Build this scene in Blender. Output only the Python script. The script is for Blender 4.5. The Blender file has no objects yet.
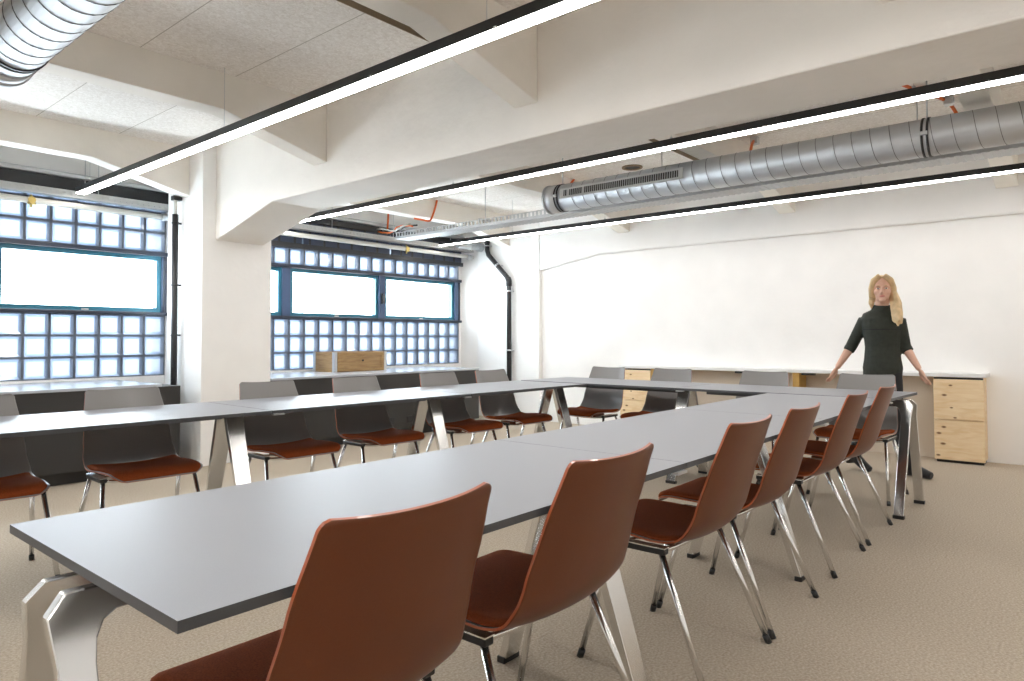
import bpy, bmesh, math, random
from mathutils import Vector, Matrix, Quaternion
random.seed(7)
S = bpy.context.scene
COL = S.collection
sin, cos, pi = math.sin, math.cos, math.pi

# ------------------------------------------------------------------ materials
def mat(name, color, rough=0.5, metal=0.0, coat=0.0, spec=0.5, noise=None, bump=None, emit=None, coords='Object'):
    m = bpy.data.materials.new(name); m.use_nodes = True
    nt = m.node_tree; n = nt.nodes; L = nt.links
    b = n['Principled BSDF']
    b.inputs['Base Color'].default_value = (*color, 1)
    b.inputs['Roughness'].default_value = rough
    b.inputs['Metallic'].default_value = metal
    b.inputs['Coat Weight'].default_value = coat
    b.inputs['Specular IOR Level'].default_value = spec
    if emit:
        b.inputs['Emission Color'].default_value = (*emit[0], 1)
        b.inputs['Emission Strength'].default_value = emit[1]
    if noise or bump:
        tc = n.new('ShaderNodeTexCoord')
    if noise:                                     # (scale, detail, dark factor, light factor)
        t = n.new('ShaderNodeTexNoise'); t.inputs['Scale'].default_value = noise[0]; t.inputs['Detail'].default_value = noise[1]
        L.new(tc.outputs[coords], t.inputs['Vector'])
        r = n.new('ShaderNodeValToRGB')
        r.color_ramp.elements[0].position = .3; r.color_ramp.elements[1].position = .7
        r.color_ramp.elements[0].color = (*[c*noise[2] for c in color], 1)
        r.color_ramp.elements[1].color = (*[min(1, c*noise[3]) for c in color], 1)
        L.new(t.outputs['Fac'], r.inputs['Fac']); L.new(r.outputs['Color'], b.inputs['Base Color'])
    if bump:                                      # (scale, strength, distance)
        t = n.new('ShaderNodeTexNoise'); t.inputs['Scale'].default_value = bump[0]; t.inputs['Detail'].default_value = 4
        L.new(tc.outputs[coords], t.inputs['Vector'])
        k = n.new('ShaderNodeBump'); k.inputs['Strength'].default_value = bump[1]; k.inputs['Distance'].default_value = bump[2]
        L.new(t.outputs['Fac'], k.inputs['Height']); L.new(k.outputs['Normal'], b.inputs['Normal'])
    return m

M = {}
M['wall'] = mat('white_paint', (.86, .85, .835), .75, noise=(3, 3, .97, 1.02), bump=(14, .12, .02))
M['concrete'] = mat('cream_painted_concrete', (.83, .80, .755), .7, noise=(2.2, 4, .96, 1.03), bump=(9, .22, .03))
M['joist'] = mat('cream_painted_joist', (.83, .795, .735), .7, noise=(3, 4, .96, 1.03), bump=(16, .15, .02))
M['black'] = mat('black_coated_metal', (.018, .018, .02), .45)
M['blackplastic'] = mat('black_plastic', (.012, .012, .013), .4)
M['chrome'] = mat('polished_chrome', (.80, .80, .80), .19, 1.0)
M['galv'] = mat('galvanised_steel', (.56, .57, .585), .52, .78, noise=(4, 2, .92, 1.05))
M['seam'] = mat('duct_seam', (.16, .16, .16), .5, .5)
M['steelgrey'] = mat('grey_painted_steel', (.22, .23, .24), .5)
M['tray'] = mat('galvanised_tray', (.52, .53, .54), .45, .6)
M['whitetray'] = mat('white_tray', (.50, .50, .49), .5)
M['whitepipe'] = mat('white_pipe', (.56, .545, .50), .4)
M['brass'] = mat('brass_valve', (.45, .34, .12), .35, .9)
M['orange'] = mat('orange_conduit', (.72, .14, .02), .5)
M['frame'] = mat('dark_blue_frame', (.020, .026, .045), .35)
M['mullion'] = mat('reflection_blue_mullion', (.05, .085, .17), .3)  # blue tone is a reflection put into the mullion colour
M['teal'] = mat('teal_sash', (.016, .15, .23), .35)
M['navy'] = mat('navy_blind', (.03, .042, .08), .4)
M['grout'] = mat('dark_grout', (.10, .11, .13), .7)
M['top'] = mat('grey_laminate', (.235, .24, .265), .42, spec=.5, noise=(400, 2, .97, 1.03))
M['topedge'] = mat('anthracite_edge', (.055, .057, .062), .45)
M['shellback'] = mat('terracotta_shell', (.125, .033, .009), .34, spec=.4, noise=(300, 2, .95, 1.05))
M['shelledge'] = mat('orange_shell_edge', (.42, .10, .035), .3, coat=.2)
M['shellfront'] = mat('grey_shell_face', (.225, .213, .208), .36, coat=.1)
M['cushion'] = mat('terracotta_felt', (.25, .056, .016), .95, spec=.08, noise=(260, 3, .75, 1.2), bump=(500, .3, .003))
M['bench'] = mat('charcoal_laminate', (.028, .027, .026), .5)
M['sill'] = mat('pale_sill', (.46, .49, .54), .16, spec=.7)
M['counter'] = mat('white_laminate', (.80, .80, .80), .35)
M['beige'] = mat('wall_shade_beige', (.60, .52, .43), .6)  # shade of the wall under the worktop put into the colour
M['ochre'] = mat('ochre_oak', (.50, .30, .08), .55, noise=(9, 3, .85, 1.1))
M['crateedge'] = mat('aluminium_edge', (.55, .56, .57), .35, .8)
M['skin'] = mat('skin', (.66, .40, .30), .5)
M['lip'] = mat('lip', (.50, .16, .14), .45)
M['eyewhite'] = mat('eye_white', (.75, .73, .70), .3)
M['iris'] = mat('iris', (.05, .045, .04), .3)
M['hair'] = mat('blonde_hair', (.62, .45, .25), .5, noise=(24, 3, .85, 1.15))
M['tunic'] = mat('dark_green_cloth', (.020, .024, .017), .75, noise=(30, 3, .8, 1.25))
M['trouser'] = mat('black_cloth', (.012, .012, .014), .8)
M['boot'] = mat('black_leather', (.012, .013, .016), .3)
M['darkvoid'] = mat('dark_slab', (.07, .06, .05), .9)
M['panel_edge'] = mat('panel_edge', (.30, .22, .14), .9)
M['led'] = mat('lit_diffuser', (.9, .9, .9), .5, emit=((1.0, .978, .945), 14.0))

def carpet():
    m = mat('beige_carpet', (.50, .435, .36), .95, spec=.1)
    nt = m.node_tree; n = nt.nodes; L = nt.links; b = n['Principled BSDF']
    tc = n.new('ShaderNodeTexCoord')
    v = n.new('ShaderNodeTexVoronoi'); v.inputs['Scale'].default_value = 260
    t = n.new('ShaderNodeTexNoise'); t.inputs['Scale'].default_value = 110; t.inputs['Detail'].default_value = 5
    L.new(tc.outputs['Object'], v.inputs['Vector']); L.new(tc.outputs['Object'], t.inputs['Vector'])
    r = n.new('ShaderNodeValToRGB')
    r.color_ramp.elements[0].position = .32; r.color_ramp.elements[1].position = .7
    r.color_ramp.elements[0].color = (.37, .31, .24, 1); r.color_ramp.elements[1].color = (.56, .485, .395, 1)
    L.new(t.outputs['Fac'], r.inputs['Fac'])
    mx = n.new('ShaderNodeMix'); mx.data_type = 'RGBA'; mx.blend_type = 'MULTIPLY'; mx.inputs[0].default_value = .35
    L.new(r.outputs['Color'], mx.inputs[6]); L.new(v.outputs['Distance'], mx.inputs[7])
    r2 = n.new('ShaderNodeMapRange'); r2.inputs[1].default_value = 0; r2.inputs[2].default_value = .7; r2.inputs[3].default_value = 1.15; r2.inputs[4].default_value = .75
    L.new(v.outputs['Distance'], r2.inputs[0]); L.new(r2.outputs[0], mx.inputs[7])
    L.new(mx.outputs[2], b.inputs['Base Color'])
    k = n.new('ShaderNodeBump'); k.inputs['Strength'].default_value = .35; k.inputs['Distance'].default_value = .006
    L.new(v.outputs['Distance'], k.inputs['Height']); L.new(k.outputs['Normal'], b.inputs['Normal'])
    return m
M['carpet'] = carpet()

def woodwool():
    m = mat('wood_wool_panel', (.62, .575, .53), .95, spec=.1)
    nt = m.node_tree; n = nt.nodes; L = nt.links; b = n['Principled BSDF']
    tc = n.new('ShaderNodeTexCoord')
    t = n.new('ShaderNodeTexNoise'); t.inputs['Scale'].default_value = 38; t.inputs['Detail'].default_value = 6; t.inputs['Roughness'].default_value = .7
    t.inputs['Distortion'].default_value = 1.2
    L.new(tc.outputs['Object'], t.inputs['Vector'])
    r = n.new('ShaderNodeValToRGB')
    r.color_ramp.elements[0].position = .36; r.color_ramp.elements[1].position = .62
    r.color_ramp.elements[0].color = (.74, .695, .645, 1); r.color_ramp.elements[1].color = (.92, .89, .855, 1)
    L.new(t.outputs['Fac'], r.inputs['Fac'])
    # board joints every 0.6 m across x
    sp = n.new('ShaderNodeSeparateXYZ'); L.new(tc.outputs['Object'], sp.inputs[0])
    a = n.new('ShaderNodeMath'); a.operation = 'ADD'; a.inputs[1].default_value = 60*.6 - 1.68; L.new(sp.outputs[0], a.inputs[0])
    md = n.new('ShaderNodeMath'); md.operation = 'MODULO'; md.inputs[1].default_value = .6; L.new(a.outputs[0], md.inputs[0])
    lt = n.new('ShaderNodeMath'); lt.operation = 'LESS_THAN'; lt.inputs[1].default_value = .006; L.new(md.outputs[0], lt.inputs[0])
    mx = n.new('ShaderNodeMix'); mx.data_type = 'RGBA'
    L.new(lt.outputs[0], mx.inputs[0]); L.new(r.outputs['Color'], mx.inputs[6]); mx.inputs[7].default_value = (.50, .46, .41, 1)
    L.new(mx.outputs[2], b.inputs['Base Color'])
    k = n.new('ShaderNodeBump'); k.inputs['Strength'].default_value = .3; k.inputs['Distance'].default_value = .01
    L.new(t.outputs['Fac'], k.inputs['Height']); L.new(k.outputs['Normal'], b.inputs['Normal'])
    return m
M['woodwool'] = woodwool()

KNOTS = [(.057, .688, .013), (.106, .60, .017), (.053, .49, .011), (.027, .402, .012), (.114, .315, .016), (.152, .258, .017), (.122, .166, .018), (.16, .062, .014)]
def pine(name, light, dark, knots=True, scale=(1, 1, 1)):
    m = mat(name, light, .5)
    nt = m.node_tree; n = nt.nodes; L = nt.links; b = n['Principled BSDF']
    tc = n.new('ShaderNodeTexCoord')
    mp = n.new('ShaderNodeMapping'); mp.inputs['Scale'].default_value = scale
    L.new(tc.outputs['Object'], mp.inputs['Vector'])
    t = n.new('ShaderNodeTexNoise'); t.inputs['Scale'].default_value = 5; t.inputs['Detail'].default_value = 5; t.inputs['Distortion'].default_value = .6
    L.new(mp.outputs[0], t.inputs['Vector'])
    r = n.new('ShaderNodeValToRGB')
    r.color_ramp.elements[0].position = .35; r.color_ramp.elements[1].position = .62
    r.color_ramp.elements[0].color = (*dark, 1); r.color_ramp.elements[1].color = (*light, 1)
    L.new(t.outputs['Fac'], r.inputs['Fac'])
    out = r.outputs['Color']
    if knots:
        sp = n.new('ShaderNodeSeparateXYZ'); L.new(tc.outputs['Object'], sp.inputs[0])
        for ky, kz, kr in KNOTS:
            cv = n.new('ShaderNodeCombineXYZ'); L.new(sp.outputs[1], cv.inputs[0])
            zz = n.new('ShaderNodeMath'); zz.operation = 'MULTIPLY'; zz.inputs[1].default_value = 1.9; L.new(sp.outputs[2], zz.inputs[0]); L.new(zz.outputs[0], cv.inputs[1])
            d = n.new('ShaderNodeVectorMath'); d.operation = 'DISTANCE'; d.inputs[1].default_value = (ky, kz*1.9, 0); L.new(cv.outputs[0], d.inputs[0])
            mr = n.new('ShaderNodeMapRange'); mr.interpolation_type = 'SMOOTHSTEP'; mr.inputs[1].default_value = kr*.5; mr.inputs[2].default_value = kr*1.6; L.new(d.outputs['Value'], mr.inputs[0])
            mx = n.new('ShaderNodeMix'); mx.data_type = 'RGBA'; L.new(mr.outputs[0], mx.inputs[0]); mx.inputs[6].default_value = (.20, .095, .04, 1); L.new(out, mx.inputs[7]); out = mx.outputs[2]
    L.new(out, b.inputs['Base Color'])
    return m
M['pine'] = pine('pine_plywood', (.84, .66, .43), (.76, .55, .31), True, (1, 1, 6))
M['crate'] = pine('old_crate_wood', (.37, .225, .09), (.25, .14, .055), False, (1, 1, 8))

def glassmat(name, tint, transp, transl, gloss, rough=.05):
    m = bpy.data.materials.new(name); m.use_nodes = True
    nt = m.node_tree; n = nt.nodes; L = nt.links
    n.remove(n['Principled BSDF']); out = n['Material Output']
    a = n.new('ShaderNodeBsdfTransparent'); a.inputs[0].default_value = (*tint, 1)
    b = n.new('ShaderNodeBsdfTranslucent'); b.inputs[0].default_value = (*tint, 1)
    g = n.new('ShaderNodeBsdfGlossy'); g.inputs['Roughness'].default_value = rough
    m1 = n.new('ShaderNodeMixShader'); m1.inputs[0].default_value = transl/(transl+transp)
    L.new(a.outputs[0], m1.inputs[1]); L.new(b.outputs[0], m1.inputs[2])
    m2 = n.new('ShaderNodeMixShader'); m2.inputs[0].default_value = gloss
    L.new(m1.outputs[0], m2.inputs[1]); L.new(g.outputs[0], m2.inputs[2])
    L.new(m2.outputs[0], out.inputs['Surface'])
    return m
M['glass'] = glassmat('window_glass', (.88, .90, .90), 1, 0, .06, .0)
M['block'] = glassmat('glass_block', (.265, .283, .305), .55, .45, .07, .1)
M['blockedge'] = glassmat('glass_block_edge', (.225, .26, .31), .4, .6, .10, .15)

# ------------------------------------------------------------------ mesh helpers
class MB:
    def __init__(s): s.bm = bmesh.new(); s.mats = []
    def _mi(s, i): return i
    def box(s, x0, x1, y0, y1, z0, z1, mi=0):
        v = [s.bm.verts.new((x, y, z)) for z in (z0, z1) for y in (y0, y1) for x in (x0, x1)]
        for f in ((0, 2, 3, 1), (4, 5, 7, 6), (0, 1, 5, 4), (2, 6, 7, 3), (0, 4, 6, 2), (1, 3, 7, 5)):
            q = s.bm.faces.new([v[i] for i in f]); q.material_index = mi
        return s
    def prism(s, pts, a, b, fn, mi=0):
        """polygon pts (u,v) swept from a to b; fn(u,v,w)->xyz"""
        A = [s.bm.verts.new(fn(u, v, a)) for u, v in pts]; B = [s.bm.verts.new(fn(u, v, b)) for u, v in pts]
        n = len(pts)
        fs = [s.bm.faces.new(A), s.bm.faces.new(list(reversed(B)))]
        for i in range(n):
            fs.append(s.bm.faces.new((A[(i+1) % n], A[i], B[i], B[(i+1) % n])))
        for f in fs: f.material_index = mi
        return s
    def tube(s, pts, r, seg=12, cap=True, mi=0):
        pts = [Vector(p) for p in pts]; rings = []
        rr = r if isinstance(r, (list, tuple)) else [r]*len(pts)
        t0 = (pts[1]-pts[0]).normalized()
        up = Vector((0, 0, 1)) if abs(t0.z) < .9 else Vector((1, 0, 0))
        nrm = t0.cross(up).normalized(); prev = t0
        for i, p in enumerate(pts):
            if i == 0: t = t0; sc = 1; tn = t0
            elif i == len(pts)-1: tn = (pts[i]-pts[i-1]).normalized(); sc = 1
            else:
                ta = (pts[i]-pts[i-1]).normalized(); tb = (pts[i+1]-pts[i]).normalized()
                tn = (ta+tb).normalized(); sc = 1
            q = prev.rotation_difference(tn); nrm = q @ nrm; nrm = (nrm-tn*nrm.dot(tn)).normalized(); prev = tn
            bi = tn.cross(nrm)
            rings.append([s.bm.verts.new(p+(nrm*cos(2*pi*k/seg)+bi*sin(2*pi*k/seg))*rr[i]) for k in range(seg)])
        for a, b in zip(rings, rings[1:]):
            for k in range(seg):
                f = s.bm.faces.new((a[k], a[(k+1) % seg], b[(k+1) % seg], b[k])); f.material_index = mi; f.smooth = True
        if cap:
            s.bm.faces.new(list(reversed(rings[0]))).material_index = mi
            s.bm.faces.new(rings[-1]).material_index = mi
        return s
    def ellip(s, c, r, rot=None, seg=16, ring=10):
        rows = []
        mt = (rot or Matrix.Identity(3))
        for i in range(ring+1):
            th = pi*i/ring
            if i in (0, ring):
                rows.append([s.bm.verts.new(Vector(c)+mt @ Vector((0, 0, r[2]*cos(th))))])
            else:
                rows.append([s.bm.verts.new(Vector(c)+mt @ Vector((r[0]*sin(th)*cos(2*pi*k/seg), r[1]*sin(th)*sin(2*pi*k/seg), r[2]*cos(th)))) for k in range(seg)])
        for i in range(ring):
            a, b = rows[i], rows[i+1]
            for k in range(seg):
                k2 = (k+1) % seg
                if len(a) == 1: f = s.bm.faces.new((a[0], b[k], b[k2]))
                elif len(b) == 1: f = s.bm.faces.new((a[k], b[0], a[k2]))
                else: f = s.bm.faces.new((a[k], b[k], b[k2], a[k2]))
                f.smooth = True
        return s
    def loft(s, rings, closed=True, cap=True, mi=0, smooth=True):
        R = [[s.bm.verts.new(p) for p in r] for r in rings]; n = len(R[0])
        for a, b in zip(R, R[1:]):
            for k in range(n if closed else n-1):
                f = s.bm.faces.new((a[k], a[(k+1) % n], b[(k+1) % n], b[k])); f.material_index = mi; f.smooth = smooth
        if cap:
            s.bm.faces.new(list(reversed(R[0]))); s.bm.faces.new(R[-1])
        return s
    def build(s, name, m, parent=None, bevel=0, seg=2, loc=None):
        bmesh.ops.recalc_face_normals(s.bm, faces=s.bm.faces)
        me = bpy.data.meshes.new(name); s.bm.to_mesh(me); s.bm.free()
        for q in (m if isinstance(m, (list, tuple)) else [m]): me.materials.append(q)
        o = bpy.data.objects.new(name, me); COL.objects.link(o)
        if parent: o.parent = parent
        if loc: o.location = loc
        if bevel:
            b = o.modifiers.new('bevel', 'BEVEL'); b.width = bevel; b.segments = seg; b.limit_method = 'ANGLE'; b.angle_limit = math.radians(35)
        return o

def tag(o, label=None, cat=None, group=None, kind=None):
    if label: o['label'] = label
    if cat: o['category'] = cat
    if group: o['group'] = group
    if kind: o['kind'] = kind
    return o
def empty(name, loc=(0, 0, 0), rz=0):
    o = bpy.data.objects.new(name, None); COL.objects.link(o); o.location = loc; o.rotation_euler = (0, 0, rz); o.empty_display_size = .1
    return o
def copy_tree(o, parent=None):
    c = o.copy(); COL.objects.link(c)
    if parent: c.parent = parent
    for ch in o.children: copy_tree(ch, c)
    return c
def struct(o, label=None, cat=None):
    o['kind'] = 'structure'
    if label: o['label'] = label
    if cat: o['category'] = cat
    return o

# ------------------------------------------------------------------ key dimensions (metres; camera stands over the origin)
YW = 7.10                         # glass block plane
XL, YB = -1.55, -3.2              # wall left of and behind the camera
XR, XRB = 7.46, 7.40              # right wall panel, its beam and piers
BX0, BX1, BZ = 3.0, 3.47, 2.24    # big beam
CZ, JZ, JH = 2.865, 2.625, 2.43   # ceiling, joist underside, joist underside at the beam
JY = [6.253, 4.309, 2.325, .44, -1.5]
JW = .165

# ------------------------------------------------------------------ room shell
struct(MB().box(XL-.2, XR+.3, YB-.2, YW+.4, -.1, 0).build('floor', M['carpet']))
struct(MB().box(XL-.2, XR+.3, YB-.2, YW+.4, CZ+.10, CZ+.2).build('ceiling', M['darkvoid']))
# acoustic boards between the joists; a gap stays open behind the joist at y = 2.37
for bx in ((XL, BX0), (BX1, XRB)):
    edges = [YW] + JY + [YB]
    for i in range(len(edges)-1):
        y1 = edges[i]; y0 = edges[i+1]+JW if i+1 < len(edges)-1 else edges[i+1]
        if i == 2: y0 = 2.94
        struct(MB().box(bx[0], bx[1], y0, y1, CZ, CZ+.05).build('ceiling_panel', M['woodwool']), 'acoustic wood wool ceiling board between two cream joists', 'ceiling panel')
        if i == 2:
            struct(MB().box(bx[0], bx[1], y0-.006, y0-.001, CZ-.002, CZ+.05).build('ceiling_panel_edge', M['panel_edge']), 'raw brown edge of the ceiling boards at the open gap', 'ceiling panel')
struct(MB().box(XL-.2, XL, YB-.2, YW+.4, 0, CZ+.1).build('wall_left', M['wall']))
struct(MB().box(XL, XR+.3, YB-.2, YB, 0, CZ+.1).build('wall_back', M['wall']))
struct(MB().box(XR, XR+.3, YB, YW+.4, 0, CZ+.1).build('wall_right', M['wall']))
# window wall: lintel, parapet, pier between the windows, side pieces
W1, W2 = (-.76, 3.04), (3.44, 7.24)
b = MB()
b.box(XL, XR, YW, YW+.3, JZ, CZ+.1).box(XL, XR, YW, YW+.3, 0, .765)
b.box(XL, W1[0], YW, YW+.3, .765, JZ).box(W1[1], W2[0], YW-.42, YW+.3, .0, JZ).box(W2[1], XR, YW, YW+.3, .765, JZ)
struct(b.build('wall_window', M['wall']))
# free column under the big beam
struct(MB().box(2.88, 3.552, 6.0, 6.69, 0, CZ+.1).build('column', M['wall'], bevel=.006), 'white square concrete column between the two windows', 'column')
# right hand pier, with its splayed reveal to the window
struct(MB().prism([(XR, 5.73), (XRB, 5.73), (XRB, 6.87), (7.285, YW), (XR, YW)], 0, CZ+.1, lambda u, v, w: (u, v, w)).build('pier', M['wall'], bevel=.006), 'white pier in the corner beside the second window', 'column')
# big haunched beam over the room
prof = [(YB, CZ+.1), (YB, BZ), (5.06, BZ), (6.0, 2.01), (6.0, CZ+.1)]
struct(MB().prism(prof, BX0, BX1, lambda u, v, w: (w, u, v)).build('ceiling_beam', M['concrete'], bevel=.01), 'deep cream concrete beam with a sloped haunch at the column', 'beam')
prof = [(YB, CZ+.1), (YB, 2.195), (4.75, 2.195), (5.73, 2.045), (5.73, CZ+.1)]
struct(MB().prism(prof, XRB, XR, lambda u, v, w: (w, u, v)).build('trim_1', M['wall'], bevel=.035, seg=3), 'shallow wall beam running along the top of the right wall', 'beam')
# joists: haunched at both ends
def joist(x0, x1, y, lo=True, hi=True):
    p = [(x0, CZ+.1)] + ([(x0, JH), (x0+.8, JZ)] if lo else [(x0, JZ)]) + ([(x1-.8, JZ), (x1, JH)] if hi else [(x1, JZ)]) + [(x1, CZ+.1)]
    o = MB().prism(p, y, y+JW, lambda u, v, w: (u, w, v)).build('ceiling_joist', M['joist'], bevel=.006)
    struct(o, 'cream concrete joist crossing the ceiling', 'joist')
for y in JY:
    joist(XL, 2.88 if y > 6 else BX0, y); joist(3.552 if y > 6 else BX1, XRB, y)

# ------------------------------------------------------------------ windows
ZR = [.765, .963, 1.161, 1.361]
ZU = [1.990, 2.190, 2.387, 2.585]
def block(bm, x0, x1, z0, z1):
    """one hollow glass block: bevelled rim on both faces, dished inner field"""
    j = .009; x0 += j; x1 -= j; z0 += j; z1 -= j; e = .026
    for yf, dy in ((YW+.01, .014), (YW+.09, -.014)):
        o = [bm.verts.new(p) for p in ((x0, yf, z0), (x1, yf, z0), (x1, yf, z1), (x0, yf, z1))]
        i = [bm.verts.new(p) for p in ((x0+e, yf+dy, z0+e), (x1-e, yf+dy, z0+e), (x1-e, yf+dy, z1-e), (x0+e, yf+dy, z1-e))]
        f = bm.faces.new(i); f.material_index = 0
        for k in range(4):
            f = bm.faces.new((o[k], o[(k+1) % 4], i[(k+1) % 4], i[k])); f.material_index = 1
def window(n, x0, x1, rt):
    w = empty('window_%d' % n, (0, 0, 0)); struct(w)
    g = MB(); gr = MB(); k = round((x1-x0)/.2)
    for zs in (ZR, ZU):
        for a, c in zip(zs, zs[1:]):
            for i in range(k): block(g.bm, x0+i*.2, x0+(i+1)*.2, a, c)
        for z in zs: gr.box(x0, x1, YW+.005, YW+.095, z-.0105, z+.0105)
        for i in range(k+1): gr.box(x0+i*.2-.0105, x0+i*.2+.0105, YW+.006, YW+.094, zs[0], zs[-1])
    g.build('glass_block_field', [M['block'], M['blockedge']], w)
    gr.build('block_joints', M['grout'], w)
    f = MB()                                        # outer dark frame
    f.box(x0-.01, x1+.02, YW-.045, YW+.09, 1.358, 1.392).box(x0-.01, x1+.02, YW-.045, YW+.09, 1.950, 1.990)
    f.box(x1-.035, x1, YW-.03, YW+.09, 1.392, 1.950).box(x0, x0+.035, YW-.03, YW+.09, 1.392, 1.950)
    f.build('outer_frame', M['frame'], w, bevel=.004)
    bays = [(x0+.035, x1-2.905), (x1-2.80, x1-1.50), (x1-1.402, x1-rt)]
    for a in (x1-2.905, x1-1.502, x1-rt):
        MB().box(a, a+(.102 if a < x1-.2 else rt-.03), YW-.02, YW+.085, 1.392, 1.950).build('mullion', M['mullion'], w, bevel=.003)
    for a, c in bays:
        s = MB(); t = .042
        s.box(a, c, YW+.0, YW+.075, 1.392, 1.392+t).box(a, c, YW+.0, YW+.075, 1.950-t, 1.950)
        s.box(a, a+t, YW+.0, YW+.075, 1.392+t, 1.950-t).box(c-t, c, YW+.0, YW+.075, 1.392+t, 1.950-t)
        so = s.build('sash', M['teal'], w, bevel=.003)
        MB().box(a+t, c-t, YW+.035, YW+.041, 1.392+t, 1.950-t).build('pane', M['glass'], so)
        MB().box(a+(c-a)*.5-.03, a+(c-a)*.5+.03, YW-.006, YW+.002, 1.398, 1.414).build('catch', M['crateedge'], so)
    hx = x1-1.455
    MB().box(hx-.012, hx+.012, YW-.036, YW-.02, 1.58, 1.72).box(hx-.009, hx+.009, YW-.075, YW-.036, 1.60, 1.62).box(hx-.010, hx+.010, YW-.08, YW-.066, 1.58, 1.70).build('window_handle', M['blackplastic'], w, bevel=.004)
    return w
window(1, *W1, .045); window(2, *W2, .105)

# steel rail and blind gear over the windows
for n, (x0, x1), where in ((1, (W1[0], 3.03), 'first'), (2, (3.57, 7.24), 'second')):
    o = MB().box(x0, x1, YW-.13, YW-.03, JZ-.05, JZ-.004).build('steel_rail', M['galv'], bevel=.012)
    tag(o, 'pale steel rail under the lintel of the %s window from the left' % where, 'rail', 'steel rails over the windows')
bl = empty('roller_blind', (0, 0, 0)); tag(bl, 'black rolled-up blind cassette over the left window', 'blind', 'blinds over the windows')
MB().box(W1[0], 3.03, YW-.14, YW-.004, 2.455, 2.57).build('cassette', M['black'], bl, bevel=.008)
bl = empty('roller_blind', (0, 0, 0)); tag(bl, 'navy blind half lowered over the top glass blocks of the right window', 'blind', 'blinds over the windows')
MB().box(3.57, 7.22, YW-.11, YW-.03, 2.49, 2.57).build('cassette', M['black'], bl, bevel=.008)
xs = [3.46, 4.545, 5.86, 7.20]
for a, c in zip(xs, xs[1:]):
    p = MB().box(a+.009, c-.009, YW-.10, YW-.094, 2.22, 2.49)
    for k in range(19):
        x = 3.44+.2*k
        if a+.03 < x < c-.03: p.box(x-.013, x+.013, YW-.1055, YW-.0995, 2.22, 2.49, mi=1)
    p.build('blind_panel', [M['navy'], M['black']], bl)
MB().box(3.46, 7.22, YW-.112, YW-.086, 2.175, 2.232).build('bottom_bar', M['black'], bl, bevel=.004)

# perforated cable trays and heating pipes in front of the windows
def perforated_tray(name, x0, x1, yc, z0, z1, label, hangers):
    t = empty(name, ((x0+x1)/2, yc, z0)); tag(t, label, 'cable tray', 'cable trays over the windows')
    L = (x1-x0)/2
    s = MB(); n = int((x1-x0)/.05); h = z1-z0
    s.box(-L, L, -.05, .05, 0, .004)
    for sgn in (-1, 1):
        y = sgn*.05
        s.box(-L, L, y-.002, y+.002, 0, h*.30).box(-L, L, y-.002, y+.002, h*.70, h)
        for i in range(n):
            x = -L+(i+.5)*2*L/n
            s.box(x-.016, x+.016, y-.002, y+.002, h*.30, h*.70)
    s.build('tray_body', M['whitetray'], t)
    for hx in hangers:
        MB().tube([(hx-(x0+x1)/2, .0, .004), (hx-(x0+x1)/2, .0, (CZ if yc > JY[0]+JW+.02 else JZ)-z0)], .004, 6).build('hanger_rod', M['galv'], t)
    return t
perforated_tray('cable_tray', W1[0], 3.03, 6.93, 2.385, 2.445, 'white perforated cable tray in front of the left window top', [2.25, 2.36, .6])
perforated_tray('cable_tray', 3.57, 7.33, 6.93, 2.385, 2.445, 'white perforated cable tray in front of the right window top', [4.9, 5.85, 6.9])
def heating_pipe(x0, x1, label, valves):
    t = empty('heating_pipe', ((x0+x1)/2, 6.90, 2.315)); tag(t, label, 'pipe', 'pipes over the windows')
    c = (x0+x1)/2
    MB().tube([(x0-c, 0, 0), (x1-c, 0, 0)], .027, 14).build('pipe_run', M['whitepipe'], t)
    for v in valves:
        MB().tube([(v-c, -.0, .05), (v-c, 0, -.06)], .011, 8).tube([(v-c, -.03, .0), (v-c, .03, 0)], .03, 10).tube([(v-c-.03, -.02, -.03), (v-c+.03, -.02, -.03)], .010, 8).build('valve', M['brass'], t)
    MB().tube([(x1-c-.12, 0, 0), (x1-c-.04, 0, 0)], .036, 14).build('coupling', M['galv'], t)
heating_pipe(W1[0], 3.03, 'white heating pipe with brass valve under the left tray', [1.83])
heating_pipe(3.57, 7.33, 'white heating pipe with brass valves under the right tray', [3.98, 6.05])
t = empty('ventilation_pipe', (7.12, 6.79, 2.46)); tag(t, 'short silver ventilation pipe entering the corner pier by the window', 'pipe')
MB().tube([(-.22, 0, 0), (.275, 0, 0)], .055, 20).build('pipe_body', M['galv'], t)
MB().tube([(.0, 0, 0), (.03, 0, 0)], .062, 20).build('pipe_collar', M['galv'], t)
MB().tube([(.2, 0, 0), (.275, 0, 0)], .066, 20).build('pipe_collar', M['galv'], t)
o = MB().prism([(-.05, 0), (.055, 0), (.055, .04), (-.02, .04), (-.02, .08), (-.05, .08)], 0, .33, lambda u, v, w: (u, v, w)).build('wall_bracket', M['steelgrey'], loc=(1.505, 6.78, 2.46))
tag(o, 'grey steel post at the left end of the photo over the window tray', 'bracket')

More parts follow.
